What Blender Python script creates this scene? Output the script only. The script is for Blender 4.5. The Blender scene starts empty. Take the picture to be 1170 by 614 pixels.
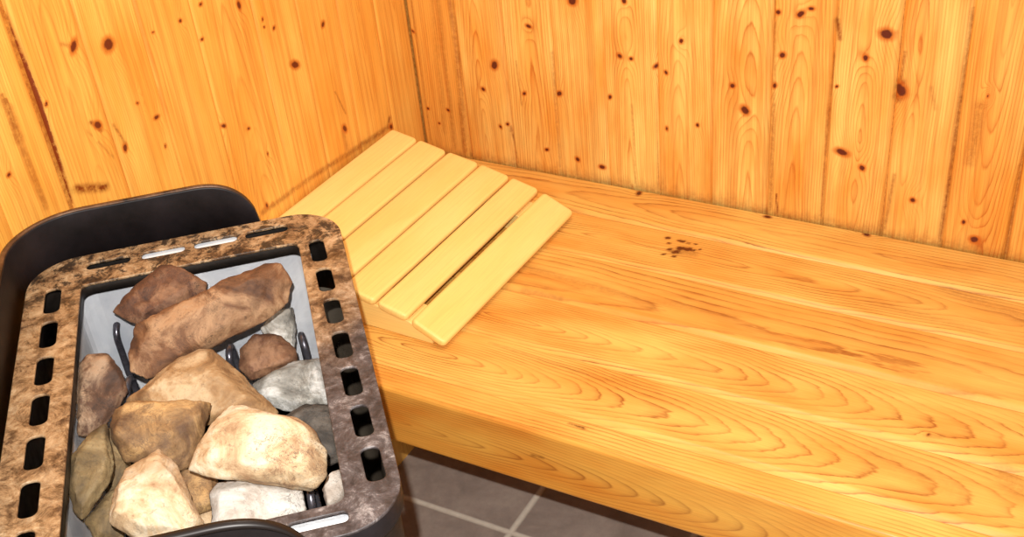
import bpy, bmesh, math, random
import numpy as np
from mathutils import Vector, Matrix, noise
random.seed(7)
col = bpy.context.scene.collection

# ------------------------------------------------------------------ camera
RC = np.array([[0.8736622518113539, 0.4782570589493649, -0.08935577947615775],
               [0.22542532830913678, -0.5606638392494456, -0.7967681474008166],
               [-0.43115854522025815, 0.675963197904939, -0.5976420868374024]])
FPX, CX, CY = 1417.78, 585.0, 389.81
CAM = np.array([1.08403162, -1.62954992, 1.04587968])
def ray(x, y):
    return RC.T @ np.array([(x-CX)/FPX, (y-CY)/FPX, 1.0])
def at(x, y, axis, val):
    """the point on the plane axis = val that is measured at this place of the photograph"""
    q = ray(x, y)
    return CAM + q*((val-CAM[axis])/q[axis])
cd = bpy.data.cameras.new('camera')
cam = bpy.data.objects.new('camera', cd); col.objects.link(cam)
right, up, fwd = RC[0], -RC[1], RC[2]
cam.matrix_world = Matrix(((right[0], up[0], -fwd[0], CAM[0]), (right[1], up[1], -fwd[1], CAM[1]),
                           (right[2], up[2], -fwd[2], CAM[2]), (0, 0, 0, 1)))
cd.sensor_fit = 'HORIZONTAL'; cd.sensor_width = 36.0; cd.lens = FPX/1170*36.0
cd.shift_y = (CY-307.0)/1170.0
cd.clip_start = 0.02
bpy.context.scene.camera = cam

# ------------------------------------------------------------------ constants of the room
XW = -0.09          # left wall
ZF = -0.564         # floor; the bench top is z = 0, the back wall y = 0
XR, YR = 2.0, -2.3  # how far the room is built

# ------------------------------------------------------------------ node helpers
class NT:
    def __init__(s, name):
        s.m = bpy.data.materials.new(name); s.m.use_nodes = True
        s.t = s.m.node_tree; s.n = s.t.nodes; s.l = s.t.links
        s.b = s.n['Principled BSDF']
    def add(s, typ, **kw):
        n = s.n.new(typ)
        for k, v in kw.items(): setattr(n, k, v)
        return n
    def put(s, sock, v):
        if isinstance(v, bpy.types.NodeSocket): s.l.new(v, sock)
        else: sock.default_value = v
    def math(s, op, a, b=0.0, c=0.0, clamp=False):
        n = s.add('ShaderNodeMath', operation=op, use_clamp=clamp)
        s.put(n.inputs[0], a); s.put(n.inputs[1], b); s.put(n.inputs[2], c)
        return n.outputs[0]
    def mix(s, f, a, b, typ='MIX'):
        n = s.add('ShaderNodeMix', data_type='RGBA', blend_type=typ)
        s.put(n.inputs[0], f)
        s.put(n.inputs[6], a if isinstance(a, bpy.types.NodeSocket) else (*a, 1)[:4])
        s.put(n.inputs[7], b if isinstance(b, bpy.types.NodeSocket) else (*b, 1)[:4])
        return n.outputs[2]
    def ramp(s, f, stops, interp='LINEAR'):
        n = s.add('ShaderNodeValToRGB'); n.color_ramp.interpolation = interp
        e = n.color_ramp.elements
        while len(e) < len(stops): e.new(0.5)
        for i, (p, c) in enumerate(stops):
            e[i].position = p
            e[i].color = (c, c, c, 1) if isinstance(c, (int, float)) else (*c, 1)
        s.put(n.inputs[0], f)
        return n.outputs[0]
    def noise(s, vec, scale, detail=3, rough=0.55, dist=0.0):
        n = s.add('ShaderNodeTexNoise'); s.put(n.inputs['Vector'], vec)
        n.inputs['Scale'].default_value = scale; n.inputs['Detail'].default_value = detail
        n.inputs['Roughness'].default_value = rough; n.inputs['Distortion'].default_value = dist
        return n.outputs[0]
    def scalev(s, vec, sc):
        n = s.add('ShaderNodeVectorMath', operation='MULTIPLY'); s.put(n.inputs[0], vec)
        n.inputs[1].default_value = sc
        return n.outputs[0]
    def obj(s): return s.add('ShaderNodeTexCoord').outputs['Object']
    def bump(s, h, strength=0.3, dist=0.001):
        n = s.add('ShaderNodeBump'); n.inputs['Strength'].default_value = strength
        n.inputs['Distance'].default_value = dist; s.put(n.inputs['Height'], h)
        s.l.new(n.outputs[0], s.b.inputs['Normal'])

def srgb(r, g, b):
    f = lambda c: (c/255/12.92) if c/255 <= 0.04045 else ((c/255+0.055)/1.055)**2.4
    return (f(r), f(g), f(b))

def wood_material(name, light, mid, dark, knotc, line=0.6, rough=0.42, tint=0.5, warp=0.5, spec=0.4, fib=0.5, streak=0.0):
    k = NT(name)
    w = k.add('ShaderNodeAttribute', attribute_name='wood').outputs['Vector']
    st = k.add('ShaderNodeAttribute', attribute_name='st').outputs['Vector']
    stain_and_light = k.add('ShaderNodeAttribute', attribute_name='stain_and_light').outputs['Fac']
    sp = k.add('ShaderNodeSeparateXYZ'); k.l.new(w, sp.inputs[0])
    ring, knot, rnd = sp.outputs
    n1 = k.math('ADD', k.noise(k.scalev(st, (9, 60, 1)), 1.0, 3), k.math('MULTIPLY', k.noise(k.scalev(st, (40, 260, 1)), 1.0, 2), 0.35))
    oc = k.obj()
    spl = k.noise(oc, 95, 4, 0.65)
    stain_and_light = k.math('MULTIPLY', stain_and_light, k.ramp(k.noise(oc, 140, 4, 0.7), [(0.3, 0.35), (0.6, 1.15)]))
    ringw = k.math('ADD', ring, k.math('MULTIPLY', n1, warp))
    fr = k.math('FRACT', ringw)
    late = k.ramp(fr, [(0, 0.05), (0.50, 0.12), (0.76, 0.45), (0.88, 1.0), (0.95, 0.35), (1, 0.05)])
    mod = k.ramp(k.noise(k.scalev(st, (5, 22, 1)), 1.0, 2), [(0.3, 0.15), (0.68, 1.0)])
    fibre = k.noise(k.scalev(st, (14, 520, 1)), 1.0, 4, 0.7)
    blot = k.noise(k.scalev(st, (5, 16, 1)), 1.0, 3)
    base = k.mix(k.ramp(blot, [(0.32, 0.0), (0.7, 1.0)]), light, mid)
    base = k.mix(k.math('MULTIPLY', rnd, tint), base, mid)
    if streak:
        sk = k.ramp(k.noise(k.scalev(st, (1.3, 130, 1)), 1.0, 3, 0.6), [(0.46, 0.0), (0.62, 1.0)])
        base = k.mix(k.math('MULTIPLY', sk, streak), base, dark)
    c = k.mix(k.math('MULTIPLY', k.math('MULTIPLY', late, mod), line), base, dark)
    fb = k.ramp(fibre, [(0.25, 1.0-0.35*fib), (0.6, 1.0), (0.8, 1.0+0.08*fib)])
    c = k.mix(1.0, c, fb, 'MULTIPLY')
    # pale patches paint glare near knots; dark ones are wood marks and some shade
    c = k.mix(k.math('MULTIPLY', k.math('MULTIPLY', stain_and_light, -1.0, clamp=True), 0.8), c, tuple(min(1, x*1.25+0.05) for x in light))
    c = k.mix(k.math('MULTIPLY', stain_and_light, 1.0, clamp=True), c, tuple(x*y for x, y in zip(dark, (0.40, 0.28, 0.26))))
    kw = k.math('ADD', knot, k.math('MULTIPLY', k.math('SUBTRACT', spl, 0.5), k.math('MULTIPLY', k.math('GREATER_THAN', knot, 0.01), 0.55)))
    halo = k.ramp(kw, [(0.05, 0.0), (0.55, 0.75), (1, 0.85)])
    c = k.mix(halo, c, dark)
    core = k.ramp(kw, [(0.62, 0.0), (0.86, 1.0)])
    c = k.mix(core, c, knotc)
    k.l.new(c, k.b.inputs['Base Color'])
    k.b.inputs['Roughness'].default_value = rough
    k.b.inputs['Specular IOR Level'].default_value = spec
    k.bump(k.math('ADD', k.math('MULTIPLY', fibre, 0.7), k.math('MULTIPLY', late, 0.3)), 0.25, 0.0006)
    return k.m

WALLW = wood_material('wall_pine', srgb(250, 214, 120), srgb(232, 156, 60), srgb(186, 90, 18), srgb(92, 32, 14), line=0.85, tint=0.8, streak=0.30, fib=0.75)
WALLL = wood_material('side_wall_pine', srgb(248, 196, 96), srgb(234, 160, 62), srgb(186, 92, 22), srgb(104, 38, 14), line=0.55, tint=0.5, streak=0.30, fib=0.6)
BENCHW = wood_material('bench_pine', srgb(244, 202, 108), srgb(224, 152, 64), srgb(140, 66, 16), srgb(84, 30, 14), line=0.9, tint=0.5, rough=0.36, warp=0.9)
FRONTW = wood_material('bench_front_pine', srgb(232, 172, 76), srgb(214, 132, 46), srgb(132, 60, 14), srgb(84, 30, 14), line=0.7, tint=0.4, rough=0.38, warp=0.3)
SLATW = wood_material('headrest_abachi', srgb(248, 212, 130), srgb(246, 202, 114), srgb(228, 166, 80), srgb(70, 24, 10), line=0.22, tint=0.3, rough=0.45, warp=0.3, fib=0.35)

# ------------------------------------------------------------------ mesh helpers
def link(name, me, mats, parent=None, smooth=True):
    o = bpy.data.objects.new(name, me); col.objects.link(o)
    for m in (mats if isinstance(mats, (list, tuple)) else [mats]): me.materials.append(m)
    if parent is not None: o.parent = parent
    if smooth: me.polygons.foreach_set('use_smooth', [True]*len(me.polygons))
    return o
def from_bm(name, bm, mats, parent=None, smooth=True):
    me = bpy.data.meshes.new(name); bmesh.ops.recalc_face_normals(bm, faces=bm.faces); bm.to_mesh(me); bm.free()
    return link(name, me, mats, parent, smooth)
def tag(o, label=None, cat=None, group=None, kind=None):
    if label: o['label'] = label
    if cat: o['category'] = cat
    if group: o['group'] = group
    if kind: o['kind'] = kind
    return o
def empty(name, loc, rz=0.0):
    o = bpy.data.objects.new(name, None); col.objects.link(o); o.location = loc; o.rotation_euler = (0, 0, rz)
    o.empty_display_size = 0.05
    return o
def n1d(x, seed):
    return noise.noise(Vector((x, seed*17.3+0.37, seed*3.1)))

class Patches:
    """grids of vertices, one per board, all in one mesh, with the grain of each board stored on its vertices"""
    def __init__(s): s.v = []; s.f = []; s.w = []; s.st = []; s.sn = []; s.n = 0
    def grid(s, S, T, pos, field, flip=False):
        SS, TT = np.meshgrid(S, T, indexing='ij')
        p = pos(SS, TT); ring, kn, rnd, stn = field(SS, TT)
        ns, nt = SS.shape; N = ns*nt
        s.v.append(np.stack([a.reshape(-1)+np.zeros(N) for a in p], 1))
        s.w.append(np.stack([ring.reshape(-1), kn.reshape(-1), np.full(N, rnd)], 1))
        s.st.append(np.stack([SS.reshape(-1), TT.reshape(-1), np.full(N, rnd*37.0)], 1))
        s.sn.append(stn.reshape(-1))
        i = (np.arange(ns-1)[:, None]*nt + np.arange(nt-1)[None, :]).reshape(-1) + s.n
        q = np.stack([i, i+nt, i+nt+1, i+1], 1)
        if flip: q = q[:, ::-1]
        s.f.append(q); s.n += N
    def build(s, name, mat, parent=None):
        v = np.concatenate(s.v); f = np.concatenate(s.f)
        me = bpy.data.meshes.new(name)
        me.vertices.add(len(v)); me.vertices.foreach_set('co', v.reshape(-1).astype(np.float32))
        me.loops.add(f.size); me.loops.foreach_set('vertex_index', f.reshape(-1).astype(np.int32))
        me.polygons.add(len(f)); me.polygons.foreach_set('loop_start', (np.arange(len(f))*4).astype(np.int32))
        me.update(calc_edges=True); me.validate()
        for nm, dat in (('wood', s.w), ('st', s.st)):
            a = me.attributes.new(nm, 'FLOAT_VECTOR', 'POINT'); a.data.foreach_set('vector', np.concatenate(dat).reshape(-1).astype(np.float32))
        a = me.attributes.new('stain_and_light', 'FLOAT', 'POINT'); a.data.foreach_set('value', np.concatenate(s.sn).astype(np.float32))
        return link(name, me, mat, parent)

def fine(a, b, fa, fb, step, coarse):
    """positions from a to b: dense between fa and fb"""
    out = [a]
    x = a
    while x < b-1e-6:
        d = step if fa-1e-6 <= x < fb else coarse
        if x < fa and x+d > fa: d = fa-x
        x = min(b, x+max(d, 1e-5)); out.append(x)
    return np.array(out)

def snoise(S, freq, seed):
    """smooth 1-d noise evaluated on an array"""
    lo, hi = float(S.min()), float(S.max())+1e-6
    xs = np.linspace(lo, hi, max(8, int((hi-lo)*freq*12)))
    ys = np.array([n1d(x*freq, seed) for x in xs])
    return np.interp(S, xs, ys)

def grain(seed, t0, dfun, pitch, wob=0.004):
    """annual rings of a sawn board: distance from the pith axis"""
    def g(S, T):
        t = T - t0 - wob*snoise(S, 3.0, seed) - 0.4*wob*snoise(S, 11.0, seed+5)
        d = dfun(S)
        return np.sqrt(t*t + d*d)/pitch
    return g

def knots_eff(S, T, ring, knots):
    kn = np.zeros_like(S)
    for (ks, kt, r, push) in knots:
        ds, dt = (S-ks), (T-kt)
        q = (ds/(r*4.2+0.004))**2 + (dt/(r*2.0+0.003))**2
        ring = ring + push*np.exp(-q)*np.sign(1.0)
        an = (ks*917.0+kt*531.0) % 3.14; el = 1.0+0.7*((ks*331.0+kt*127.0) % 1.0)
        d1 = ds*math.cos(an)+dt*math.sin(an); d2 = -ds*math.sin(an)+dt*math.cos(an)
        e = np.sqrt((d1/el)**2 + (d2*1.05)**2)/max(r, 1e-4)
        kn = np.maximum(kn, np.clip(1.35-0.85*e, 0, 1))
    return ring, kn
def stain_light_eff(S, T, segs):
    out = np.zeros_like(S)
    for (a, b, wd, k) in segs:
        a = np.array(a); b = np.array(b); d = b-a; L2 = max(d@d, 1e-9)
        u = np.clip(((S-a[0])*d[0]+(T-a[1])*d[1])/L2, 0, 1)
        dist = np.hypot(S-a[0]-u*d[0], T-a[1]-u*d[1])
        v = k*np.clip(1.3-dist/wd, 0, 1)**1.3
        out = np.where(np.abs(v) > np.abs(out), v, out)
    return out

# ------------------------------------------------------------------ the two plank walls
def wall(name, edges, axis, value, tsign, knots_px, segs_px, mat, zfine, seedbase, gaps, rnds=None):
    """vertical boards; s = height, t = along the wall"""
    other = 1-axis
    def tot(px):
        p = at(px[0], px[1], axis, value); return (p[2], p[other])
    K = []
    for (x, y, rp, push) in knots_px:
        p = at(x, y, axis, value); dist = np.linalg.norm(p-CAM)
        K.append((p[2], p[other], rp*(0.85 if rp > 5.5 else 0.72)*dist/FPX, push))
    SG = [(tot(a), tot(b), w*1.7/FPX, k) for a, b, w, k in segs_px]
    P = Patches()
    S = fine(ZF, 1.75, zfine[0], zfine[1], 0.0024, 0.06)
    for i in range(len(edges)-1):
        a, b = sorted((edges[i], edges[i+1]))
        rg = random.Random(seedbase+i)
        vis = a > -1.0 and a < 1.15
        stp = 0.0024 if vis else 0.012
        g = 0.0035
        T = np.concatenate([[a, a+0.0007, a+0.002], np.arange(a+0.0045, b-0.0045, stp), [b-0.002, b-0.0007, b]])
        t0 = (a+b)/2 + rg.uniform(-0.02, 0.02)
        mode = rg.random()
        if mode < 0.55:
            sl = rg.choice((-1, 1))*rg.uniform(0.03, 0.08); s0 = rg.uniform(-0.3, 0.6)
            df = lambda s, sl=sl, s0=s0, q=rg.random(): 0.004+np.abs(sl*(s-s0)+0.006*snoise(s, 4.0, q*50))
        else:
            off = rg.choice((-1, 1))*rg.uniform(0.035, 0.09); t0 += off
            df = lambda s: 0.01+0*s
        G = grain(seedbase+i, t0, df, rg.uniform(0.0030, 0.0046), 0.005)
        rnd = rg.random()
        if rnds and i in rnds: rnd = rnds[i]
        ga, gb = gaps.get(i, 0.0015), gaps.get(i+1, 0.0015)
        if edges[i] > edges[i+1]: ga, gb = gb, ga
        def depth(T, a=a, b=b, ga=ga, gb=gb):
            e = lambda d, gg: np.exp(-(d/ (0.0012+gg*0.4))**1.5)*(0.0008+gg*2.0)
            return e(T-a, ga)+e(b-T, gb)
        kk = [q for q in K if a-0.004 < q[1] < b+0.004]
        def field(SS, TT, G=G, kk=kk, rnd=rnd, a=a, b=b, i=i):
            r = G(SS, TT)
            r, kn = knots_eff(SS, TT, r, kk)
            st = stain_light_eff(SS, TT, SG)
            # darker foot of the boards, just above the bench
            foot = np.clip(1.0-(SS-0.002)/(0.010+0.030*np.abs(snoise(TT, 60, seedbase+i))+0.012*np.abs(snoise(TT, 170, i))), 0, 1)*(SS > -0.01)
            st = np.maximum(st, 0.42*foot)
            return r, kn, rnd, st
        def pos(SS, TT, dp=depth):
            d = dp(TT)
            A = [None]*3
            A[axis] = value + (-tsign)*d; A[other] = TT; A[2] = SS
            return A
        P.grid(S, T, pos, field, flip=(axis == 0))
    # the far side of the boards, so the wall is a solid thickness
    lo_, hi_ = min(edges)-0.03, max(edges)+0.03
    def back(SS, TT):
        A = [None]*3; A[axis] = value-tsign*0.006+0*SS; A[other] = TT; A[2] = SS
        return A
    P.grid(np.linspace(ZF-0.02, 1.75, 3), np.linspace(lo_, hi_, 3), back, lambda SS, TT: (SS*0, SS*0, 0.5, SS*0+0.6))
    def back2(SS, TT):
        A = [None]*3; A[axis] = value-tsign*0.030+0*SS; A[other] = TT; A[2] = SS
        return A
    P.grid(np.linspace(ZF-0.02, 1.75, 3), np.linspace(lo_, hi_, 3), back2, lambda SS, TT: (SS*0, SS*0, 0.5, SS*0+0.6))
    o = P.build(name, mat)
    return tag(o, kind='structure')

kb = [(565,74.5,6,2.5),(552,102,4,1.5),(604,30,4,2),(599,107,3.5,1.2),(580,142,3.5,1.2),(572,145,3,1),(639,107,5,2),(654,1,7,3),
      (625,171,3.5,1),(660,182,4.5,1.2),(688,191,4.5,1.2),(708,64,5,1.5),(721,67,4,1.5),(749,76,4,2),(761,83,3.5,1),(778,47,3.5,1.5),(713,1,4.5,1.5),
      (697,111,3.5,1),(762,147,3,1),(779,46,3,1),(894,63,5.5,2),(915,16,5.5,2),(889,14,4.5,1),(837,98,5,1.5),(851,126,6.5,2.5),(797,143,3.5,1.5),
      (989,66,5,2),(1013,39,8.5,3.5),(962,174,6,2.5),(985,192,5.5,2),(1029,103,9,5),(1043,229,5,3),(1101,254,3.5,1),(1113,274,6,2),(927,10,4,1),
      (489,124,3,1),(502,141,2.5,1),(472,36,2.5,1),(512,126,3,1),(1129,110,2,6),(885,98,4,1.5),(956,99,3,1)]
sb = [((531,178),(526,120),5,0.5),((521,60),(513,0),4,0.5),((532,172),(521,60),5,0.5),((508,150),(494,0),6,0.22),((887,222),(888,243),1.6,1.0),((957,24),(959,44),4,0.9),((953,40),(955,62),3,-1),
      ((1010,262),(1022,200),3,0.5),((1073,276),(1085,200),3,0.75),((1085,200),(1098,110),2.5,0.6),((1098,110),(1112,10),2,0.5),
      ((1030,95),(1026,112),7,0.9),((1034,60),(1027,104),2.5,0.6),((1148,292),(1166,190),2,0.6),((722,120),(727,215),2.5,0.35),((748,80),(752,215),1.8,0.4),
      ((890,0),(893,24),6,-0.8),((880,240),(884,120),4,0.5),((884,120),(886,0),3,0.4),((640,195),(630,60),2.5,0.4),((583,145),(592,186),1.6,0.6),
      ((596,120),(590,70),1.6,0.5),((568,60),(566,45),3,-0.8),((705,65),(712,100),5,-0.6),((1120,120),(1108,185),8,0.4),((1010,45),(1000,28),6,-0.4),
      ((470,0),(492,160),1.6,0.45),((487,0),(505,165),2.5,-0.35),((500,0),(520,170),5,0.35),((937,250),(947,120),2.2,0.5),((947,120),(958,10),2,0.35),((1064,100),(1069,125),3,0.3)]
edges_back = [XW, 0.0015] + [0.0015+0.0903*k for k in range(1, 24)]
gaps_b = {i: 0.0012 for i in range(30)}; gaps_b.update({9: 0.003, 11: 0.0035, 12: 0.003, 7: 0.0022, 1: 0.0028, 8: 0.0025, 2: 0.0018})
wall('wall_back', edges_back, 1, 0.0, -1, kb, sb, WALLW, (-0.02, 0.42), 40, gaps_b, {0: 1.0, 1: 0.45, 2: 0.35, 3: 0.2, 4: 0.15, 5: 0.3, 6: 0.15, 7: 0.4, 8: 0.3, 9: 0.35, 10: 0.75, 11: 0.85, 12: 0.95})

kl = [(124,51,10,4.5),(84,53,6,2),(112,143,6,2.5),(143,169,5,2),(157,118,3,7),(179,134,4,2),(369,28,5,1.5),(337,74,6,2),(394,147,5.5,2),(229,5,3.5,1),
      (273,6,5,2),(313,32,3.5,1),(256,144,4,1.5),(284,147,3,1),(231,45,3,1),(206,24,3.5,2.5),(189,167,2.5,1),(305,235,3.5,1),(175,37,2.5,1),
      (447,145,5,2.5),(302,31,2.5,1),(300,22,2.5,1),(53,119,3,1),(10,200,4,2),(306,176,2.5,1)]
sl = [((4,0),(8,16),2,0.5),((8,16),(45,112),2.2,2.2),((45,112),(84,232),2.2,2.2),((4,110),(22,160),7,0.6),((22,160),(52,236),5,0.45),
      ((88,216),(121,214),6.0,0.9),((78,66),(86,78),6,-0.9),((160,128),(172,134),7,-0.9),((110,155),(135,162),6,-0.9),((185,140),(193,152),6,-0.7),  # negative strengths paint glare spots by the knots as paler wood
      ((104,140),(116,150),3,0.8),((130,143),(144,165),2,0.6),((70,50),(88,55),2.5,0.5),((2,100),(12,112),7,-0.7),
      ((286,0),(318,130),2,-0.5),((318,130),(340,225),2,-0.45),((214,20),(246,130),2,-0.35),((246,130),(272,205),2,-0.4),((383,105),(395,130),1.6,0.6),
      ((300,243),(360,200),5,0.5),((360,200),(445,145),5,0.6),((445,135),(443,146),4,0.7),((392,150),(398,175),5,0.35),((268,10),(262,2),5,-0.7),((100,150),(130,180),2,0.3)]  # first pair: shade along the headrest's top edge, painted onto the boards
edges_left = [0.0, -0.085, -0.178, -0.271, -0.364, -0.479, -0.572, -0.665, -0.757, -0.85] + [-0.85-0.0925*k for k in range(1, 17)]
gaps_l = {i: 0.0008 for i in range(30)}; gaps_l.update({8: 0.006, 2: 0.0012, 4: 0.001})
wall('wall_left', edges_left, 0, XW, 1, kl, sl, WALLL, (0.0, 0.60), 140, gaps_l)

# ------------------------------------------------------------------ tiled floor
k = NT('floor_tiles')
oc = k.obj(); sp = k.add('ShaderNodeSeparateXYZ'); k.l.new(oc, sp.inputs[0])
TS = 0.302
def grid_line(v, off):
    a = k.math('DIVIDE', k.math('SUBTRACT', v, off), TS)
    a = k.math('ABSOLUTE', k.math('SUBTRACT', k.math('FRACT', k.math('ADD', a, 100.5)), 0.5))
    return k.math('MULTIPLY', a, TS)
wob = k.math('MULTIPLY', k.math('SUBTRACT', k.noise(oc, 60, 3), 0.5), 0.0015)
gl = k.math('MINIMUM', grid_line(sp.outputs[0], 0.197), grid_line(sp.outputs[1], -0.315))
gl = k.math('ADD', gl, wob)
gm = k.ramp(gl, [(0.0036, 1.0), (0.0050, 0.0)])
tc = k.ramp(k.noise(oc, 9, 5, 0.65, 0.4), [(0.25, srgb(128, 114, 104)), (0.5, srgb(160, 144, 132)), (0.75, srgb(178, 162, 148))])
tc = k.mix(k.ramp(k.noise(oc, 60, 4, 0.7), [(0.35, 0.35), (0.65, 0.0)]), tc, srgb(134, 120, 114))
gc = k.mix(k.noise(oc, 90, 3), srgb(206, 194, 176), srgb(236, 226, 208))
k.l.new(k.mix(gm, tc, gc), k.b.inputs['Base Color'])
k.b.inputs['Roughness'].default_value = 0.5
k.bump(k.math('ADD', k.math('MULTIPLY', gm, -1.0), k.math('MULTIPLY', k.noise(oc, 40, 4), 0.4)), 0.5, 0.002)
bm = bmesh.new()
vs = [bm.verts.new(p) for p in ((XW-0.02, YR, ZF), (XR, YR, ZF), (XR, 0.02, ZF), (XW-0.02, 0.02, ZF))]
bm.faces.new(vs)
lo = [bm.verts.new((v.co.x, v.co.y, ZF-0.04)) for v in vs]
bm.faces.new(lo[::-1])
for i in range(4): bm.faces.new((vs[i], lo[i], lo[(i+1) % 4], vs[(i+1) % 4]))
tag(from_bm('floor', bm, k.m, smooth=False), kind='structure')

# ------------------------------------------------------------------ bench
BX0, BX1 = XW+0.003, 1.75
bench = tag(empty('sauna_bench', ((BX0+BX1)/2, -0.3, ZF)), 'long light pine bench of wide boards running along the back plank wall', 'bench')
bo = np.array(bench.location)
ye = [-0.0045, -0.102, -0.2145, -0.3355, -0.4505, -0.561, -0.600]
P = Patches()
bk = []   # knots and marks on the bench top
for (x, y, r, p) in [(730,221,3.2,1),(877,248,3,1),(990,268,3.5,2),(1061,497,2.0,1)]:
    q = at(x, y, 2, 0.0); bk.append((q[0], q[1], r*np.linalg.norm(q-CAM)/FPX, p))
bs = []
def bseg(a, b, w, kk):
    A = at(*a, 2, 0.0); B = at(*b, 2, 0.0); bs.append(((A[0], A[1]), (B[0], B[1]), w*np.linalg.norm(A-CAM)/FPX, kk))
rg = random.Random(5)
for (x, y, r) in [(763,272,3.2),(778,284,5),(772,288,5),(786,285,5),(792,286,3),(765,285,3),(776,275,2.5),(770,293,2.5),(786,278,2.2),(800,285,1.8),(764,278,2.2),(757,291,1.5),(780,276,3),(760,290,1.6),(795,279,1.8)]:
    bseg((x-r*0.3, y), (x+r*0.4, y+0.2), r*0.95, 1.5)
bseg((650,484), (668,490), 2.0, 1.0)
bseg((770,287), (792,290), 8, 0.45)
bseg((600,305), (700,335), 9, 0.22); bseg((700,335), (840,362), 7, 0.2)
bseg((598,330), (640,340), 5, 0.25); bseg((1060,498),(1075,499), 5, 0.3); bseg((1000,345),(1120,378), 10, 0.14)
bseg((1150,540),(1165,560), 22, 0.28); bseg((1000,520),(1090,560), 26, 0.12); bseg((1080,330),(1165,362), 12, 0.22); bseg((1040,430),(1160,470), 14, 0.12); bseg((780,418),(905,452),8,0.1)  # broad faint patches at the right: amber wood and painted-in light falloff
bseg((560,392),(700,437),2.5,0.25); bseg((575,318),(760,355),1.5,0.2)
cath = [  # (seed, pith line across, s0, slope, pitch)
    (1, -0.050, 0.95, 0.045, 0.0070), (2, -0.155, 0.36, 0.060, 0.0052), (3, -0.300, -0.4, 0.045, 0.0100),
    (4, -0.400, 0.25, 0.100, 0.0046), (5, -0.512, 0.20, 0.115, 0.0046), (6, -0.640, 0.0, 0.020, 0.0060)]
SX = fine(BX0, BX1, BX0, 1.20, 0.0035, 0.05)
for i in range(6):
    a, b = ye[i+1], ye[i]
    seed, t0, s0, sl_, pitch = cath[i]
    if i < 5:
        T = np.concatenate([a+np.array([0, .0004, .0012, .0025, .004, .006, .0085]), np.arange(a+0.011, b-0.011, 0.003), b-np.array([.0085, .006, .004, .0025, .0012, .0004, 0])])
    else:
        T = np.concatenate([np.array([a]), np.linspace(a+0.001, b-0.011, 12), b-np.array([.0085, .006, .004, .0025, .0012, .0004, 0])])
    dfn = lambda s, s0=s0, sl_=sl_, seed=seed: 0.0015+np.abs(sl_*(s-s0)+0.010*snoise(s, 3.5, seed+30)+0.003*snoise(s, 12, seed+40))
    G = grain(seed+200, t0, dfn, pitch, 0.006)
    rnd = [0.45, 0.65, 0.85, 0.35, 0.6, 0.7][i]
    kk = [q for q in bk if a < q[1] < b]
    def field(SS, TT, G=G, kk=kk, rnd=rnd):
        r = G(SS, TT)
        r, kn = knots_eff(SS, TT, r, kk)
        return r, kn, rnd, stain_light_eff(SS, TT, bs)
    def pos(SS, TT, a=a, b=b, i=i):
        dz = 0.0085*np.clip(1-(b-TT)/0.0022, 0, 1)**1.2 if i > 0 else 0.0*TT
        if i < 5: dz = dz + 0.0085*np.clip(1-(TT-a)/0.0125, 0, 1)**1.05
        else: dz = dz + 0.0
        return [SS-bo[0], TT-bo[1], -dz-bo[2]]
    P.grid(SX, T, pos, field)
P.build('bench_top', BENCHW, bench)
# front board: rounded upper arris, face, lower arris, back, so it has its real thickness
P = Patches()
prof = [(-0.5995, -0.0002)]
R = 0.006
for j in range(0, 9):
    t = math.pi/2*j/8; prof.append((-0.600-0.0+(-R*math.sin(t)), -R*(1-math.cos(t))))
for z in np.linspace(-0.010, -0.092, 34): prof.append((-0.606, z))
for j in range(1, 6):
    t = math.pi/2*j/5; prof.append((-0.606+0.004*(1-math.cos(t)), -0.092-0.006*math.sin(t)))
prof += [(-0.582, -0.098), (-0.580, -0.096), (-0.580, -0.03)]
prof = np.array(prof)
arc = np.concatenate([[0], np.cumsum(np.hypot(*(prof[1:]-prof[:-1]).T))])
dfn = lambda s: 0.001+np.abs(0.085*(s-0.22)+0.010*snoise(s, 3.0, 77))
G = grain(91, 0.060, dfn, 0.0040, 0.005)
fst = []
def fseg(a, b, w, kk):
    A = at(*a, 1, -0.606); B = at(*b, 1, -0.606); fst.append(((A[0], -A[2]), (B[0], -B[2]), w*np.linalg.norm(A-CAM)/FPX, kk))
fseg((608,523), (620,526), 2.5, 0.5); fseg((450,447),(560,480), 5, 0.16); fseg((745,575),(757,578),3,0.3)
P.grid(SX, arc, lambda SS, TT: [SS-bo[0], np.interp(TT, arc, prof[:, 0])-bo[1], np.interp(TT, arc, prof[:, 1])-bo[2]],
       lambda SS, TT: (G(SS, TT), np.zeros_like(SS), 0.4, stain_light_eff(SS, TT, fst)), flip=True)
P.build('front_board', FRONTW, bench)
def box(bm, x0, x1, y0, y1, z0, z1, bev=0.0):
    r = bmesh.ops.create_cube(bm, size=1.0)
    vs = r['verts']
    for v in vs: v.co = Vector(((x0+x1)/2+v.co.x*(x1-x0), (y0+y1)/2+v.co.y*(y1-y0), (z0+z1)/2+v.co.z*(z1-z0)))
    if bev:
        es = list({e for v in vs for e in v.link_edges})
        bmesh.ops.bevel(bm, geom=es, offset=bev, segments=3, affect='EDGES', profile=0.5)
k = NT('underside_pine'); oc = k.obj()
k.l.new(k.mix(k.noise(k.scalev(oc, (3, 60, 60)), 1.0, 4), srgb(226, 160, 78), srgb(190, 118, 48)), k.b.inputs['Base Color'])
k.b.inputs['Roughness'].default_value = 0.6
UNDER = k.m
bm = bmesh.new(); box(bm, BX0-bo[0]+0.002, BX1-bo[0], -0.578-bo[1], -0.008-bo[1], -0.030-bo[2], -0.0092-bo[2])
from_bm('underside', bm, UNDER, bench, False)
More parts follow.
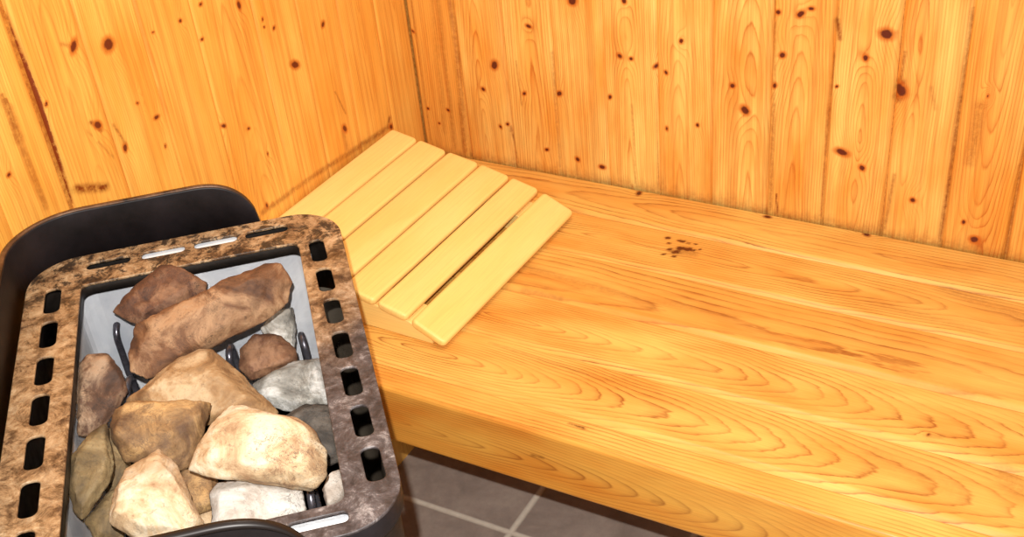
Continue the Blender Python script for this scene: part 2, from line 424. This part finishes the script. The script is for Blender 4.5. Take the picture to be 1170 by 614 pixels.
for x0 in (-0.05, 1.52):
    for y0 in (-0.06, ):
        bm = bmesh.new(); box(bm, x0-bo[0], x0+0.06-bo[0], y0-bo[1], y0+0.045-bo[1], 0.0, -0.031-bo[2], 0.002)
        from_bm('leg', bm, UNDER, bench, False)
bm = bmesh.new(); box(bm, 1.52-bo[0], 1.58-bo[0], -0.56-bo[1], -0.515-bo[1], 0.0, -0.031-bo[2], 0.002)
from_bm('leg', bm, UNDER, bench, False)
bm = bmesh.new(); box(bm, BX0-bo[0]+.002, BX1-bo[0], -0.055-bo[1], -0.012-bo[1], -0.095-bo[2], -0.031-bo[2], 0.002)
from_bm('rear_batten', bm, UNDER, bench, False)

# ------------------------------------------------------------------ headrest
HY = -0.120; HL = 0.382; YAW = 0.032
hr = tag(empty('sauna_headrest', (0.267, HY, 0.0), -YAW), 'slatted pale wooden headrest sloping up against the left plank wall on the bench', 'headrest')
# local: +x points to the wall, +y along the slats towards the camera side
hr.rotation_euler = (0, 0, math.pi - YAW)
slats = [((0.267, 0.0135), (0.2125, 0.0385)), ((0.2045, 0.0420), (0.1545, 0.0535)), ((0.1510, 0.0545), (0.0965, 0.0665)),
         ((0.0930, 0.0672), (0.0345, 0.0770)), ((0.0310, 0.0776), (-0.0225, 0.0885)), ((-0.0255, 0.0890), (-0.0775, 0.0985))]
def slat_mesh(a, b, th, idx):
    ax, az = 0.267-a[0], a[1]; bx, bz = 0.267-b[0], b[1]
    d = np.array([bx-ax, bz-az]); W = np.linalg.norm(d); d /= W; n = np.array([-d[1], d[0]])
    # cross-section rounded rectangle, then swept along y with rounded plan corners
    r = th*0.42
    sec = []
    for (cx, cy, a0) in ((W-r, -r, 0), (r, -r, 90), (r, -th+r, 180), (W-r, -th+r, 270)):
        for j in range(5):
            t = math.radians(a0+90*j/4); sec.append((cx+r*math.cos(t), cy+r*math.sin(t)))
    sec = np.array(sec)
    nsec = len(sec)
    rc = 0.007
    ys = [0.0]+[rc*(1-math.cos(math.pi/2*j/5)) for j in range(1, 6)]
    inset = [rc*(1-math.sin(math.acos(max(0, 1-y/rc)))) if y < rc else 0 for y in ys]
    prof = list(zip(ys, inset)) + [(y, 0) for y in np.linspace(0.02, HL-0.02, 40)] + [(HL-y, i) for y, i in zip(ys[::-1], inset[::-1])]
    bm = bmesh.new(); rings = []; wv = {}
    lw = bm.verts.layers.float_vector.new('wood'); lst = bm.verts.layers.float_vector.new('st'); lsn = bm.verts.layers.float.new('stain_and_light')
    off = idx*0.37
    for (y, ins) in prof:
        rr = []
        for (c0, c1) in sec:
            q = W/2+(c0-W/2)*(W/2-ins)/(W/2)
            shr = 0.0
            if y < 0.003 or y > HL-0.003: shr = 0.0018*(1-min(y, HL-y)/0.003)
            c1b = -th/2+(c1+th/2)*(1-shr/(th/2))
            p = np.array([ax, az]) + d*q + n*c1b
            v = bm.verts.new((p[0], y, p[1])); rr.append(v)
            ring = abs(q-W*0.5+0.006*math.sin(y*7+idx*2.1)+0.02*(idx % 3-1))/0.006+y*(2.0+idx % 3)*0.7
            v[lw] = (ring, 0, (idx*0.37) % 1); v[lst] = (y+off, q+off, idx*3.3); v[lsn] = 0
        rings.append(rr)
    for i in range(len(rings)-1):
        for j in range(nsec): bm.faces.new((rings[i][j], rings[i][(j+1) % nsec], rings[i+1][(j+1) % nsec], rings[i+1][j]))
    bm.faces.new(rings[0][::-1]); bm.faces.new(rings[-1])
    return bm
for i, (a, b) in enumerate(slats):
    from_bm('slat', slat_mesh(a, b, 0.0125, i+1), SLATW, hr)
# two curved rails under the slats; they rest on the bench
px = [0.267-s[0][0] for s in slats]+[0.267-slats[-1][1][0]]
pz = [s[0][1] for s in slats]+[slats[-1][1][1]]
for y0 in (0.022, HL-0.052):
    bm = bmesh.new(); y1 = y0+0.046
    lw = bm.verts.layers.float_vector.new('wood'); lst = bm.verts.layers.float_vector.new('st'); lsn = bm.verts.layers.float.new('stain_and_light')
    rows = []
    for x in np.linspace(0.028, 0.338, 26):
        zt = float(np.interp(x, px, pz))-0.0142
        if x > 0.30: zt = float(np.interp(x, px, pz))-0.0142
        zb = 0.0006 if x < 0.06 else 0.0006
        zt = max(zt, 0.004)
        r = []
        for (yy, zz) in ((y0, zb), (y0, zt-0.001), (y0+0.001, zt), (y1-0.001, zt), (y1, zt-0.001), (y1, zb)):
            v = bm.verts.new((x, yy, zz)); r.append(v)
            v[lw] = (zz/0.005+x*3, 0, 0.3); v[lst] = (x, zz+yy, 2.2); v[lsn] = 0
        rows.append(r)
    for i in range(len(rows)-1):
        for j in range(6): bm.faces.new((rows[i][j], rows[i][(j+1) % 6], rows[i+1][(j+1) % 6], rows[i+1][j]))
    bm.faces.new(rows[0][::-1]); bm.faces.new(rows[-1])
    from_bm('support_rail', bm, SLATW, hr, False)

# ------------------------------------------------------------------ stove
ANG = math.radians(42); ZR = 0.300
OX, OY = 0.25, -0.95
stove = tag(empty('sauna_stove', (OX, OY, ZF), ANG), 'black steel electric sauna stove with slotted scorched metal rim around a tray of stones', 'stove')
H = ZR-ZF     # height of the rim above the floor

def metal(name, stops, rough, metallic, scale=18, bump=0.3, stops2=None):
    k = NT(name); oc = k.obj()
    n = k.noise(oc, scale, 6, 0.65, 0.8)
    c = k.ramp(n, stops)
    if stops2:
        n2 = k.noise(oc, scale*3.2, 5, 0.7, 0.6)
        c = k.mix(k.ramp(n2, [(0.42, 0.0), (0.6, 0.85)]), c, k.ramp(k.noise(oc, scale*0.6, 3), stops2))
    k.l.new(c, k.b.inputs['Base Color'])
    k.b.inputs['Metallic'].default_value = metallic
    k.l.new(k.ramp(k.noise(oc, scale*2, 4), [(0.3, rough-0.1), (0.7, rough+0.15)]), k.b.inputs['Roughness'])
    k.bump(k.noise(oc, scale*7, 5, 0.7), bump, 0.001)
    return k.m
# scorched rim: straw tan on the left, violet grey towards the front right corner (heat colours of the metal)
k = NT('scorched_rim'); oc = k.obj(); sp = k.add('ShaderNodeSeparateXYZ'); k.l.new(oc, sp.inputs[0])
n = k.noise(oc, 42, 8, 0.78, 0.45)
tan = k.ramp(n, [(0.30, srgb(40, 24, 14)), (0.41, srgb(92, 64, 40)), (0.51, srgb(156, 122, 86)), (0.68, srgb(200, 172, 136))])
gry = k.ramp(n, [(0.32, srgb(24, 20, 20)), (0.44, srgb(56, 48, 48)), (0.54, srgb(84, 76, 76)), (0.66, srgb(156, 148, 146))])
side = k.math('ADD', k.math('MULTIPLY', sp.outputs[0], 3.6), k.math('MULTIPLY', sp.outputs[1], -3.0))
side = k.math('ADD', side, k.math('MULTIPLY', k.noise(oc, 12, 4), 0.5))
c = k.mix(k.ramp(side, [(0.55, 0.0), (1.25, 1.0)]), tan, gry)
soot = k.ramp(k.noise(oc, 52, 7, 0.78, 0.5), [(0.485, 0.0), (0.56, 0.92)])
backm = k.ramp(sp.outputs[1], [(0.12, 0.30), (0.20, 1.0)])
c = k.mix(k.math('MULTIPLY', soot, backm), c, srgb(38, 26, 18))
k.l.new(c, k.b.inputs['Base Color'])
k.b.inputs['Metallic'].default_value = 0.1
k.l.new(k.ramp(k.noise(oc, 50, 4), [(0.3, 0.4), (0.7, 0.65)]), k.b.inputs['Roughness'])
k.bump(k.noise(oc, 120, 5, 0.7), 0.6, 0.001)
RIMM = k.m
k = NT('black_enamel'); oc = k.obj()
k.l.new(k.ramp(k.noise(oc, 14, 5, 0.7), [(0.35, srgb(16, 13, 14)), (0.7, srgb(38, 32, 34))]), k.b.inputs['Base Color'])
k.b.inputs['Roughness'].default_value = 0.5; k.b.inputs['Metallic'].default_value = 0.0
k.bump(k.noise(oc, 160, 4, 0.7), 0.15, 0.001)
k.b.inputs['Specular IOR Level'].default_value = 0.28
BLACK = k.m
LIP = metal('browned_edge', [(0.35, srgb(40, 26, 17)), (0.50, srgb(92, 62, 40)), (0.72, srgb(142, 106, 72))], 0.4, 0.5, 20, 0.2)
STEEL = metal('heat_dulled_steel', [(0.3, srgb(206, 210, 218)), (0.6, srgb(248, 248, 250))], 0.4, 0.0, 8, 0.1)
SHELL = metal('brown_tinted_steel', [(0.3, srgb(120, 104, 88)), (0.7, srgb(160, 146, 128))], 0.35, 0.8, 8, 0.1)
DARKM = metal('sooty_steel', [(0.3, srgb(18, 14, 12)), (0.7, srgb(52, 44, 38))], 0.5, 0.5, 20, 0.3)
ELEM = metal('heating_tube_steel', [(0.3, srgb(70, 66, 74)), (0.7, srgb(130, 128, 136))], 0.3, 0.8, 30, 0.1)

# the turned-out edge is browned by heat at the back and stays black at the front
k = NT('guard_edge_steel'); oc = k.obj(); sp = k.add('ShaderNodeSeparateXYZ'); k.l.new(oc, sp.inputs[0])
c = k.ramp(k.noise(oc, 20, 6, 0.65, 0.8), [(0.35, srgb(40, 26, 17)), (0.50, srgb(92, 62, 40)), (0.72, srgb(142, 106, 72))])
k.l.new(k.mix(k.ramp(sp.outputs[1], [(0.0, 1.0), (0.15, 0.0)]), c, srgb(26, 18, 15)), k.b.inputs['Base Color'])
k.b.inputs['Metallic'].default_value = 0.3; k.b.inputs['Roughness'].default_value = 0.42
GUARDEDGE = k.m

def rrect(u0, u1, v0, v1, r, n=8):
    pts = []
    for (cx, cy, a0) in ((u1-r, v1-r, 0), (u0+r, v1-r, 90), (u0+r, v0+r, 180), (u1-r, v0+r, 270)):
        for j in range(n+1):
            t = math.radians(a0+90*j/n); pts.append((cx+r*math.cos(t), cy+r*math.sin(t)))
    return pts
def plate(name, outlines, z, ext, bev, mats, parent):
    cu = bpy.data.curves.new(name, 'CURVE'); cu.dimensions = '2D'; cu.fill_mode = 'BOTH'
    cu.extrude = ext; cu.bevel_depth = bev; cu.bevel_resolution = 2
    for pts in outlines:
        s = cu.splines.new('POLY'); s.points.add(len(pts)-1); s.use_cyclic_u = True
        for p, q in zip(s.points, pts): p.co = (q[0], q[1], 0, 1)
    o = bpy.data.objects.new(name, cu); col.objects.link(o)
    dg = bpy.context.evaluated_depsgraph_get()
    me = bpy.data.meshes.new_from_object(o.evaluated_get(dg))
    bpy.data.objects.remove(o); me.name = name; me.materials.clear()
    me.transform(Matrix.Translation((0, 0, z)))
    return link(name, me, mats, parent, False)
RU0, RU1, RV0, RV1 = -0.172, 0.189, -0.293, 0.262
IU0, IU1, IV0, IV1 = -0.110, 0.138, -0.252, 0.196
B = 0.0012
outl = [rrect(RU0+B, RU1-B, RV0+B, RV1-B, 0.058, 14), rrect(IU0-B, IU1+B, IV0-B, IV1+B, 0.012, 5)[::-1]]
def slot(cu_, cv_, lu, lv, skew=0.0):
    r = min(lu, lv)*0.42
    return [(x+skew*(y-cv_), y) for x, y in rrect(cu_-lu/2-B, cu_+lu/2+B, cv_-lv/2-B, cv_+lv/2+B, r+B*0.5, 5)][::-1]
for j in range(7):
    outl.append(slot(-0.1405, 0.1755-0.0663*j, 0.0180, 0.0490))
    outl.append(slot(0.1585+0.0016*j, 0.1700-0.0636*j, 0.0175, 0.0465, -0.02))
for c0 in (-0.080, -0.017, 0.044, 0.104):
    outl.append(slot(c0, 0.2345, 0.050, 0.0145))
for c0 in (-0.090, -0.019, 0.049, 0.112):
    outl.append(slot(c0, -0.2705, 0.052, 0.0130))
rim = plate('rim', outl, H-0.0018, 0.0005, B, RIMM, stove)

def ringloft(loops, closed=True):
    bm = bmesh.new(); rows = [[bm.verts.new(p) for p in lp] for lp in loops]
    for a, b in zip(rows[:-1], rows[1:]):
        n = len(a)
        for j in range(n if closed else n-1):
            bm.faces.new((a[j], a[(j+1) % n], b[(j+1) % n], b[j]))
    return bm, rows
# rolled outer skirt of the rim
o1 = lambda ins, z, r=0.058: [(x, y, z) for x, y in rrect(RU0+ins, RU1-ins, RV0+ins, RV1-ins, max(0.02, r-ins), 14)]
bm, _ = ringloft([o1(0.0010, H-0.0030), o1(0.0, H-0.007), o1(0.0, H-0.022), o1(0.002, H-0.026), o1(0.003, H-0.022), o1(0.003, H-0.0065)])
from_bm('rim_skirt', bm, BLACK, rim)
# inner lip of the rim
i1 = lambda out, z: [(x, y, z) for x, y in rrect(IU0-out, IU1+out, IV0-out, IV1+out, 0.012+max(0, out), 5)]
bm, _ = ringloft([i1(0.0012, H-0.0025), i1(0.0002, H-0.006), i1(0.0002, H-0.015), i1(0.0015, H-0.015), i1(0.003, H-0.005)])
from_bm('inner_lip', bm, DARKM, rim)
# stone basket: steel box below the opening, with a floor
bm, rows = ringloft([i1(0.0030, H-0.012), i1(0.0120, H-0.0125), i1(0.0120, H-0.19), i1(0.0120, H-0.24)])
bm.faces.new(rows[-1])
bmesh.ops.solidify(bm, geom=bm.faces[:], thickness=0.0012)
basket = from_bm('stone_tray', bm, STEEL, stove, False)
# added bright sheet, makes the slots at the back and the front show white
for (v0, v1) in ((0.220, 0.253), (-0.284, -0.266)):
    bm = bmesh.new(); box(bm, -0.045 if v0 > 0 else -0.115, 0.078 if v0 > 0 else 0.140, v0, v1, H-0.0075, H-0.0065)
    from_bm('added_slot_reflector', bm, STEEL, stove, False)
# outer shell
def o2(ins, z): return [(x, y, z) for x, y in rrect(RU0+0.006+ins, RU1-0.006-ins, RV0+0.006+ins, RV1-0.006-ins, 0.052-ins, 14)]
bm, rows = ringloft([o2(0, H-0.012), o2(0, H-0.11), o2(0.001, H-0.112), o2(0.002, H-0.016)]);
from_bm('heat_collar', bm, DARKM, stove)
bm, rows = ringloft([o2(0.004, H-0.10), o2(0.004, 0.15), o2(0.008, 0.145)])
bm.faces.new(rows[-1][::-1])
from_bm('casing', bm, SHELL, stove)
for (u, v) in ((RU0+0.05, RV0+0.05), (RU1-0.05, RV0+0.05), (RU0+0.05, RV1-0.05), (RU1-0.05, RV1-0.05)):
    bm = bmesh.new()
    prof = [(0.018, 0.0), (0.020, 0.004), (0.014, 0.010), (0.012, 0.146)]
    bm2, rows = ringloft([[(u+r*math.cos(t), v+r*math.sin(t), z) for t in [2*math.pi*j/20 for j in range(20)]] for r, z in prof])
    bm2.faces.new(rows[0][::-1]); bm2.faces.new(rows[-1]); bm.free()
    from_bm('leg', bm2, DARKM, stove)
# guard: upright black plate round the back, left and front with a browned turned-out edge
def guard_path():
    gl_, gb, gf, r = -0.1785, 0.281, -0.3015, 0.082
    pts = [(u, gb) for u in np.linspace(0.0985, 0.0985-0.075, 22)] + [(u, gb) for u in np.linspace(0.015, gl_+r, 8)]
    for j in range(1, 16):
        t = math.pi/2+math.pi/2*j/16; pts.append((gl_+r+r*math.cos(t), gb-r+r*math.sin(t)))
    r2 = 0.060
    pts += [(gl_, v) for v in np.linspace(gb-r, gf+r2, 18)]
    for j in range(1, 16):
        t = math.pi+math.pi/2*j/16; pts.append((gl_+r2+r2*math.cos(t), gf+r2+r2*math.sin(t)))
    pts += [(u, gf) for u in np.linspace(gl_+r2, 0.010, 8)] + [(u, gf) for u in np.linspace(0.018, 0.108, 24)]
    return np.array(pts)
GP = guard_path(); GZ0 = H-0.020; GZ1 = H+0.050
def gheight(i):
    u, v = GP[i]; full = GZ1-GZ0+(0.006 if v < -0.2 else 0.006*max(0.0, min(1.0, -v/0.2)))
    if v > 0.2 and u > 0.0985-0.075: e = (u-(0.0985-0.075))/0.075
    elif v < -0.2 and u > 0.022: e = (u-0.022)/0.086
    else: return full
    return full*max(0.02, (1-min(1, e)**2.6)**(1/2.2))
tang = np.gradient(GP, axis=0); tang /= np.linalg.norm(tang, axis=1)[:, None]
nrm = np.stack([-tang[:, 1], tang[:, 0]], 1)
# outward = away from the tray centre
ctr = np.array([0.0, 0.0])
for i in range(len(nrm)):
    if nrm[i] @ (GP[i]-ctr) < 0: nrm[i] *= -1
def gsec(sec, z0sec=0):
    rows = []
    for i in range(len(GP)):
        h = gheight(i); zt = GZ0+h
        f = min(1, h/0.02)
        rows.append([(GP[i][0]+nrm[i][0]*o, GP[i][1]+nrm[i][1]*o, (GZ0 if base else zt+dz*f)) for (o, dz, base) in sec])
    return rows
def loft_open(rows, mat, name, parent):
    bm = bmesh.new(); R_ = [[bm.verts.new(p) for p in r] for r in rows]
    n = len(R_[0])
    for a, b in zip(R_[:-1], R_[1:]):
        for j in range(n): bm.faces.new((a[j], a[(j+1) % n], b[(j+1) % n], b[j]))
    bm.faces.new(R_[0]); bm.faces.new(R_[-1][::-1])
    return from_bm(name, bm, mat, parent)
guard = loft_open(gsec([(0, 0, True), (0, -0.004, False), (0.0002, -0.002, False), (0.0022, -0.002, False), (0.0026, -0.004, False), (0.0026, 0, True)]), BLACK, 'heat_guard', stove)
loft_open(gsec([(0.0003, -0.0022, False), (0.0010, -0.0002, False), (0.0038, 0.0004, False), (0.0072, -0.0006, False), (0.0092, -0.0030, False), (0.0084, -0.0050, False), (0.0030, -0.0036, False)]), GUARDEDGE, 'guard_edge', guard)

# heating elements: hairpin tubes standing in the tray
def tube(pts, r, mat, name, parent, n=10):
    pts = [Vector(p) for p in pts]; bm = bmesh.new(); rows = []
    prev = None
    for i, p in enumerate(pts):
        t = (pts[min(i+1, len(pts)-1)]-pts[max(i-1, 0)]).normalized()
        ref = Vector((0, 1, 0)) if abs(t.y) < 0.9 else Vector((1, 0, 0))
        if prev is not None: ref = prev
        a = (ref-t*ref.dot(t)).normalized(); b = t.cross(a); prev = a
        rows.append([bm.verts.new(p+r*(math.cos(2*math.pi*j/n)*a+math.sin(2*math.pi*j/n)*b)) for j in range(n)])
    for a, b in zip(rows[:-1], rows[1:]):
        for j in range(n): bm.faces.new((a[j], a[(j+1) % n], b[(j+1) % n], b[j]))
    bm.faces.new(rows[0][::-1]); bm.faces.new(rows[-1])
    return from_bm(name, bm, mat, parent)
def to_local(p):
    d = np.array(p[:2])-np.array([OX, OY]); c, s = math.cos(ANG), math.sin(ANG)
    return np.array([d[0]*c+d[1]*s, -d[0]*s+d[1]*c, p[2]-ZF])
def hairpin(u, v, ztop, w, ang=90, zb=H-0.235):
    R_ = w/2; c, s = math.cos(math.radians(ang)), math.sin(math.radians(ang))
    pts = [(-R_, zb)] + [(-R_, z) for z in np.linspace(zb+0.02, ztop-R_, 5)]
    pts += [(-R_*math.cos(math.pi*j/12), ztop-R_+R_*math.sin(math.pi*j/12)) for j in range(1, 12)]
    pts += [(R_, z) for z in np.linspace(ztop-R_, zb+0.02, 5)] + [(R_, zb)]
    return [(u+q*c, v+q*s, z) for q, z in pts]
for (px_, py_, z_, w_, a_) in ((135, 366, 0.232, 0.036, 75), (146, 437, 0.238, 0.03, 80), (262, 399, 0.236, 0.022, 80), (345, 385, 0.206, 0.024, 95), (354, 556, 0.215, 0.034, 85)):
    q = to_local(at(px_, py_, 2, z_))
    tube(hairpin(q[0], q[1], q[2], w_, a_), 0.0042, ELEM, 'heating_element', stove)

# ------------------------------------------------------------------ stones
def rock_mat(name, a, b, c, vein, rough=0.75, sc=22):
    k = NT(name); oc = k.obj()
    inf = k.add('ShaderNodeObjectInfo').outputs['Random']
    add = k.add('ShaderNodeVectorMath', operation='ADD'); k.l.new(oc, add.inputs[0])
    cb = k.add('ShaderNodeCombineXYZ'); k.l.new(k.math('MULTIPLY', inf, 9.0), cb.inputs[0]); k.l.new(k.math('MULTIPLY', inf, 5.0), cb.inputs[2])
    k.l.new(cb.outputs[0], add.inputs[1]); v = add.outputs[0]
    n = k.noise(v, sc, 6, 0.65, 0.7)
    col_ = k.ramp(n, [(0.34, a), (0.47, b), (0.60, c)])
    n2 = k.noise(v, sc*2.4, 5, 0.7, 1.4)
    vn = k.ramp(k.math('ABSOLUTE', k.math('SUBTRACT', n2, 0.5)), [(0.0, 0.9), (0.020, 0.0)])
    col_ = k.mix(k.ramp(k.noise(v, sc*0.55, 5, 0.7, 0.5), [(0.50, 0.0), (0.66, 0.55)]), col_, a)
    col_ = k.mix(k.math('MULTIPLY', vn, k.ramp(k.noise(v, sc*0.6, 2), [(0.45, 0.0), (0.6, 1.0)])), col_, vein)
    sp_ = k.ramp(k.noise(v, sc*9, 3, 0.8), [(0.56, 0.0), (0.7, 0.45)])
    col_ = k.mix(sp_, col_, vein)
    k.l.new(col_, k.b.inputs['Base Color']); k.b.inputs['Roughness'].default_value = rough
    k.bump(k.math('ADD', n, k.math('MULTIPLY', k.noise(v, sc*6, 5, 0.75), 0.5)), 0.6, 0.004)
    return k.m
BROWN = rock_mat('brown_stone', srgb(70, 42, 24), srgb(112, 74, 46), srgb(160, 122, 88), srgb(44, 28, 18))
RED = rock_mat('reddish_brown_stone', srgb(62, 36, 24), srgb(98, 62, 40), srgb(136, 98, 70), srgb(40, 26, 20))
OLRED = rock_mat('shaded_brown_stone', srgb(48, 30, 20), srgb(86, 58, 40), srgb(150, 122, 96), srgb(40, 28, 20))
TAN = rock_mat('tan_stone', srgb(104, 72, 42), srgb(152, 116, 76), srgb(184, 156, 120), srgb(92, 70, 50))
PALE = rock_mat('pale_cream_stone', srgb(136, 100, 68), srgb(186, 158, 122), srgb(204, 188, 162), srgb(88, 68, 54))
OCH = rock_mat('ochre_stone', srgb(84, 58, 36), srgb(130, 98, 62), srgb(180, 142, 92), srgb(84, 62, 44))
OLIVE = rock_mat('olive_brown_stone', srgb(78, 62, 38), srgb(116, 94, 60), srgb(150, 128, 90), srgb(54, 42, 30))
GREY = rock_mat('mottled_grey_stone', srgb(82, 78, 72), srgb(142, 138, 130), srgb(206, 204, 200), srgb(58, 54, 50))
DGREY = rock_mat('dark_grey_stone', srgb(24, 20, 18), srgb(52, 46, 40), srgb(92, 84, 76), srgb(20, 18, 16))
WHITE = rock_mat('whitish_stone', srgb(136, 120, 106), srgb(178, 166, 154), srgb(196, 190, 182), srgb(90, 82, 74))

UPV = np.array([0.0, 0.0, 1.0])
def rock(label, outline, z, mat, thick=0.05, upness=0.5, ridge=None, seed=1, rough=0.0016, front=0.45, cut=True):
    cx = sum(p[0] for p in outline)/len(outline); cy = sum(p[1] for p in outline)/len(outline)
    cen = at(cx, cy, 2, z)
    vd = ray(cx, cy); vd /= np.linalg.norm(vd)
    n = -vd*(1-upness)+UPV*upness; n /= np.linalg.norm(n)
    pts = []
    sil = []
    for (x, y) in outline:
        q = ray(x, y); p = CAM+q*(((cen-CAM)@n)/(q@n)); sil.append(p)
    pts += sil
    m = sum(sil)/len(sil)
    rg = random.Random(seed)
    for p in sil:                                      # faces towards the viewer and away
        f = rg.uniform(0.62, 0.86)
        pts.append(m+(p-m)*f+n*thick*front*rg.uniform(0.55, 1.0))
        f = rg.uniform(0.55, 0.85)
        pts.append(m+(p-m)*f-n*thick*(1-front)*rg.uniform(0.6, 1.0))
    for (x, y, hgt) in (ridge or []):
        q = ray(x, y); p = CAM+q*(((cen-CAM)@n)/(q@n)); pts.append(p+n*hgt)
    pts = [p-m for p in pts]
    bm = bmesh.new()
    for p in pts: bm.verts.new(p)
    r = bmesh.ops.convex_hull(bm, input=bm.verts)
    bmesh.ops.delete(bm, geom=list({g for g in r['geom_interior']+r['geom_unused'] if isinstance(g, bmesh.types.BMVert)}), context='VERTS')
    bmesh.ops.dissolve_limit(bm, angle_limit=math.radians(9), verts=bm.verts, edges=bm.edges)
    bmesh.ops.triangulate(bm, faces=bm.faces)
    for _ in range(4):
        long_ = [e for e in bm.edges if e.calc_length() > 0.0052]
        if not long_: break
        bmesh.ops.subdivide_edges(bm, edges=long_, cuts=1)
        bmesh.ops.triangulate(bm, faces=bm.faces)
    for _ in range(1): bmesh.ops.smooth_vert(bm, verts=bm.verts, factor=0.5, use_axis_x=True, use_axis_y=True, use_axis_z=True)
    bm.normal_update()
    off = Vector((seed*3.7, seed*1.3, seed*7.1))
    mv = []
    for v in bm.verts:
        p = v.co
        a = noise.noise(p*22+off)*1.7+noise.noise(p*55+off)*1.1+noise.noise(p*140+off)*0.7
        c = noise.noise(p*34+off*2); a += -1.4*max(0, 0.10-abs(c))*8*0.6
        mv.append(v.normal*a*rough)
    for v, d in zip(bm.verts, mv): v.co += d
    o = from_bm('sauna_stone', bm, mat)
    o.location = m
    me = o.data
    tag(o, label, 'stone', 'stones heaped in the sauna stove tray')
    return o

rock('reddish brown stone at the very back, leaning on the bright steel tray wall', [(127,357),(150,330),(182,304),(205,305),(240,322),(236,334),(205,352),(160,374)], 0.291, RED, 0.032, 0.5, ridge=[(190,330,0.012)], seed=3)
rock('long brown stone lying across the top of the pile, the largest brown one', [(152,372),(200,346),(262,316),(304,299),(322,300),(336,322),(330,346),(308,364),(262,384),(215,402),(190,420),(166,436),(147,428),(144,404)], 0.285, BROWN, 0.038, 0.25, ridge=[(290,325,0.026),(210,372,0.026)], seed=5)
rock('wide tan stone in the middle, below the long brown one', [(143,458),(172,438),(205,408),(228,398),(242,399),(262,412),(288,440),(318,472),(300,488),(240,488),(180,482),(146,470)], 0.250, TAN, 0.048, 0.45, ridge=[(235,430,0.028)], seed=8)
rock('ochre stone with a sharp pale edge, left of centre in the heap', [(124,484),(129,466),(146,459),(243,460),(241,478),(231,505),(214,536),(190,545),(142,528),(128,506)], 0.274, OCH, 0.045, 0.45, ridge=[(236,464,0.014),(196,506,0.024),(135,478,0.010)], seed=11)
rock('big smooth cream stone at the right, longest of the pale ones', [(213,538),(224,512),(238,488),(264,462),(300,468),(340,478),(362,494),(376,516),(374,545),(362,557),(320,552),(290,548),(240,545)], 0.288, PALE, 0.042, 0.55, ridge=[(300,500,0.020)], seed=13, rough=0.0012)
rock('pale pinkish pointed stone at the front left of the tray', [(122,590),(130,562),(142,534),(182,511),(200,530),(216,566),(236,600),(222,622),(160,622),(124,598)], 0.286, PALE, 0.050, 0.45, ridge=[(184,540,0.024),(150,585,0.012)], seed=17)
rock('low whitish block stone under the big cream stone, beside the front rim', [(240,604),(238,562),(246,551),(290,548),(345,558),(350,585),(330,604),(280,618)], 0.247, WHITE, 0.028, 0.4, seed=19, rough=0.0011)
rock('dark brown stone against the left tray wall, upper of two', [(88,500),(88,440),(91,416),(100,406),(122,403),(140,422),(149,446),(130,466),(124,486),(104,500)], 0.268, OLRED, 0.026, 0.45, seed=23)
rock('olive brown stone against the left tray wall, lower of two', [(76,560),(80,520),(102,494),(122,484),(128,506),(130,526),(124,552),(106,582),(93,598),(83,586)], 0.270, OLIVE, 0.034, 0.4, seed=29)
rock('small shaded brown stone low beside the left wall, behind the pointed one', [(96,596),(122,562),(136,556),(146,590),(140,622),(110,622)], 0.232, OLIVE, 0.035, 0.4, seed=31)
rock('dull reddish stone under the right end of the long brown one', [(271,400),(290,381),(320,382),(338,398),(340,416),(304,430),(286,436),(272,420)], 0.228, RED, 0.034, 0.4, seed=37)
rock('dull grey stone at the back right, half behind the long brown one', [(296,376),(314,356),(336,350),(340,378),(336,408),(312,404)], 0.212, GREY, 0.032, 0.4, seed=41)
rock('mottled grey and white stone beside the right rim, above the dark one', [(288,442),(304,431),(332,413),(366,409),(374,432),(380,458),(356,474),(326,472),(300,462)], 0.210, GREY, 0.034, 0.4, seed=43)
rock('dark charcoal stone in shade beside the right rim', [(318,478),(350,462),(382,462),(389,498),(392,528),(366,536),(330,500)], 0.205, DGREY, 0.040, 0.4, seed=47)
rock('small light grey stone in the front right corner of the tray', [(366,560),(376,540),(390,534),(396,558),(392,574),(374,586)], 0.212, WHITE, 0.030, 0.4, seed=53)
rock('little yellowish stone showing between the pale stones in front', [(200,560),(206,536),(232,538),(250,546),(246,580),(222,590)], 0.232, OCH, 0.028, 0.4, seed=59)
rock('small cream chip below the yellowish stone, near the front guard', [(222,606),(228,584),(244,580),(256,600),(246,618)], 0.203, PALE, 0.014, 0.4, seed=61)
rock('dark stone deep in the tray, in the gap beside the ochre one', [(104,500),(128,486),(150,520),(150,560),(124,566),(104,540)], 0.215, OLIVE, 0.035, 0.4, seed=67)

# ------------------------------------------------------------------ light
w = bpy.data.worlds.new('world'); bpy.context.scene.world = w; w.use_nodes = True
bg = w.node_tree.nodes['Background']; bg.inputs[0].default_value = (1.0, 0.97, 0.93, 1); bg.inputs[1].default_value = 0.56
def area(name, loc, target, size, power, color):
    l = bpy.data.lights.new(name, 'AREA'); l.shape = 'DISK'; l.size = size; l.energy = power; l.color = color
    o = bpy.data.objects.new(name, l); col.objects.link(o); o.location = loc
    o.rotation_euler = (Vector(target)-Vector(loc)).to_track_quat('-Z', 'Y').to_euler()
    return o
fl = CAM + up*0.062 - right*0.030
area('camera_flash', fl, CAM+fwd*1.0, 0.012, 33.0, (1.0, 0.98, 0.94))
area('fill_light', (0.35, -0.45, 1.5), (0.35, -0.35, 0.0), 0.35, 5.0, (1.0, 0.90, 0.76))  # added fill from an unseen source, brightens the wall corner and headrest

sc = bpy.context.scene
sc.view_settings.view_transform = 'Standard'; sc.view_settings.look = 'None'
sc.view_settings.gamma = 1.0; sc.view_settings.use_curve_mapping = False
sc.view_settings.exposure = -0.03
